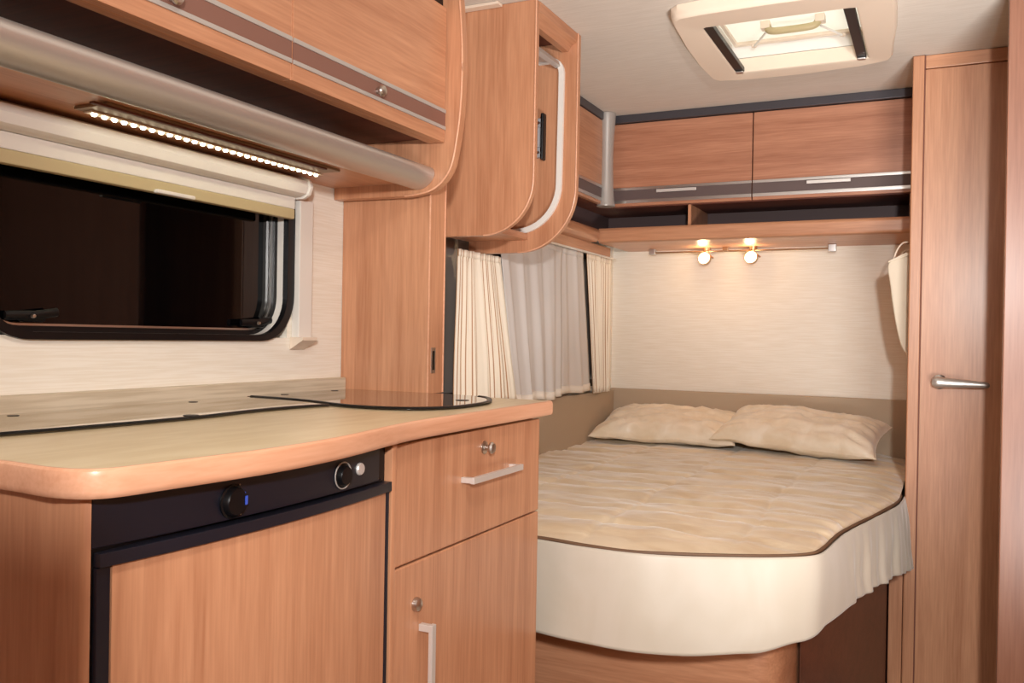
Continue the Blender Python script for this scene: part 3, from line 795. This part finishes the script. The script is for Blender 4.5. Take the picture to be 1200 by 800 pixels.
# shaft above the opening
sb = box(SX0, SX0+.012, SY0, SY1, 1.9865, 2.034); sb = box(SX1-.012, SX1, SY0, SY1, 1.9865, 2.034, bm=sb)
sb = box(SX0+.012, SX1-.012, SY0, SY0+.012, 1.9865, 2.034, bm=sb); sb = box(SX0+.012, SX1-.012, SY1-.012, SY1, 1.9865, 2.034, bm=sb)
obj('shaft_lining', sb, WHT, rf, False)
m, nt, pnode = new_mat('frosted_dome')
pnode.inputs['Base Color'].default_value = lin((250, 248, 238)); pnode.inputs['Roughness'].default_value = .5
tl = nt.nodes.new('ShaderNodeBsdfTranslucent'); tl.inputs['Color'].default_value = lin((252, 250, 242))
mx = nt.nodes.new('ShaderNodeMixShader'); mx.inputs[0].default_value = .75
nt.links.new(pnode.outputs[0], mx.inputs[1]); nt.links.new(tl.outputs[0], mx.inputs[2])
nt.links.new(mx.outputs[0], nt.nodes['Material Output'].inputs['Surface'])
DOME = m
obj('dome', box(SX0-.03, SX1+.03, SY0-.03, SY1+.03, 2.0345, 2.042, .003), DOME, rf)
fr_ = box(-.625, -.222, 2.955, 2.975, 2.022, 2.0335, .003); fr_ = box(-.625, -.612, 2.60, 2.954, 2.022, 2.0335, .003, bm=fr_)
obj('dome_frame', fr_, WHT2, rf)
gh = spline([(-.490, 2.800, 2.018), (-.482, 2.795, 2.004), (-.455, 2.79, 1.998), (-.375, 2.79, 1.998), (-.348, 2.795, 2.004), (-.340, 2.80, 2.018)], 6)
hb = obj('grip_bar', tube(gh, .011, 12), BLIND, rf)
for s, xx in ((-1, -.495), (1, -.335)):
    obj('stay', tube([(xx, 2.81, 2.004), (xx+s*.055, 2.91, 1.998)], .0035, 8), WHT, rf)
    obj('mount', box(xx-.014, xx+.014, 2.785, 2.82, 2.010, 2.034, .003), WHT2, hb)
    obj('stay_foot', lathe([(.009, 0), (.008, .006), (0, .008)], (xx+s*.055, 2.91, 2.002), (0, 0, -1), 14), WHT2, rf)

# ------------------------------------------------------------------ camera
yaw, pitch, roll, f = .446949828, -.00464877486, .016989849, 1041.386
cy, sy, cp, sp = math.cos(yaw), math.sin(yaw), math.cos(pitch), math.sin(pitch)
fw = Vector((-sy*cp, cy*cp, sp)); r = Vector((cy, sy, 0)); u = r.cross(fw)
r2 = r*math.cos(roll)+u*math.sin(roll); u2 = -r*math.sin(roll)+u*math.cos(roll)
cam = bpy.data.cameras.new('camera'); co = bpy.data.objects.new('camera', cam); C.objects.link(co)
M = Matrix((r2, u2, -fw)).transposed().to_4x4(); M.translation = (0, 0, 1.05)
co.matrix_world = M
cam.sensor_width = 36; cam.lens = 36*f/1200; cam.clip_start = .02
bpy.context.scene.camera = co

# ------------------------------------------------------------------ light
def area(name, loc, target, size, power, col, size_y=None, spread=PI):
    l = bpy.data.lights.new(name, 'AREA'); l.energy = power; l.color = col; l.size = size
    if size_y: l.shape = 'RECTANGLE'; l.size_y = size_y
    l.spread = spread
    o = bpy.data.objects.new(name, l); C.objects.link(o); o.location = loc
    o.rotation_euler = (Vector(target)-Vector(loc)).to_track_quat('-Z', 'Y').to_euler()
    return o
l = bpy.data.lights.new('key_light', 'SPOT'); l.energy = 205; l.color = (1, .985, .96); l.shadow_soft_size = .05
l.spot_size = math.radians(112); l.spot_blend = 1
o = bpy.data.objects.new('key_light', l); C.objects.link(o); o.location = (.27, -.45, 1.40)
o.rotation_euler = (Vector((-.25, 3.0, 1.05))-o.location).to_track_quat('-Z', 'Y').to_euler()
area('ceiling_lamp_light', (-.18, .55, 1.93), (-.18, .55, 0), .20, 9, (1, .95, .86))
area('hall_light', (-.42, 2.75, 2.6), (-.42, 2.75, 2), .7, 7.5, (1, .98, .93))
area('aisle_fill_light', (.52, .9, .30), (-.15, 2.7, 1.97), .45, 13, (1, .97, .94), spread=math.radians(85))
l = bpy.data.lights.new('lounge_fill_light', 'POINT'); l.energy = 16; l.color = (1, .97, .93); l.shadow_soft_size = .25  # soft fill added behind the camera, not a known lamp
o = bpy.data.objects.new('lounge_fill_light', l); C.objects.link(o); o.location = (.15, -1.3, 1.55)
for xx in (-.905, -.708):
    l = bpy.data.lights.new('reading_bulb_light', 'POINT'); l.energy = .6; l.color = (1, .72, .42); l.shadow_soft_size = .015
    o = bpy.data.objects.new('reading_bulb_light', l); C.objects.link(o); o.location = (xx-.008, 3.76, 1.415)
l = bpy.data.lights.new('led_line_light', 'AREA'); l.shape = 'RECTANGLE'; l.size = .01; l.size_y = .58; l.energy = .05; l.color = (.95, 1, .62)
o = bpy.data.objects.new('led_line_light', l); C.objects.link(o); o.location = (-1.248, 1.30, 1.3975)

wld = bpy.data.worlds.new('world'); bpy.context.scene.world = wld; wld.use_nodes = True
wld.node_tree.nodes['Background'].inputs[0].default_value = (.006, .006, .008, 1)
vs = bpy.context.scene.view_settings
vs.view_transform = 'Standard'; vs.look = 'None'; vs.gamma = 1; vs.use_curve_mapping = False; vs.exposure = -.06
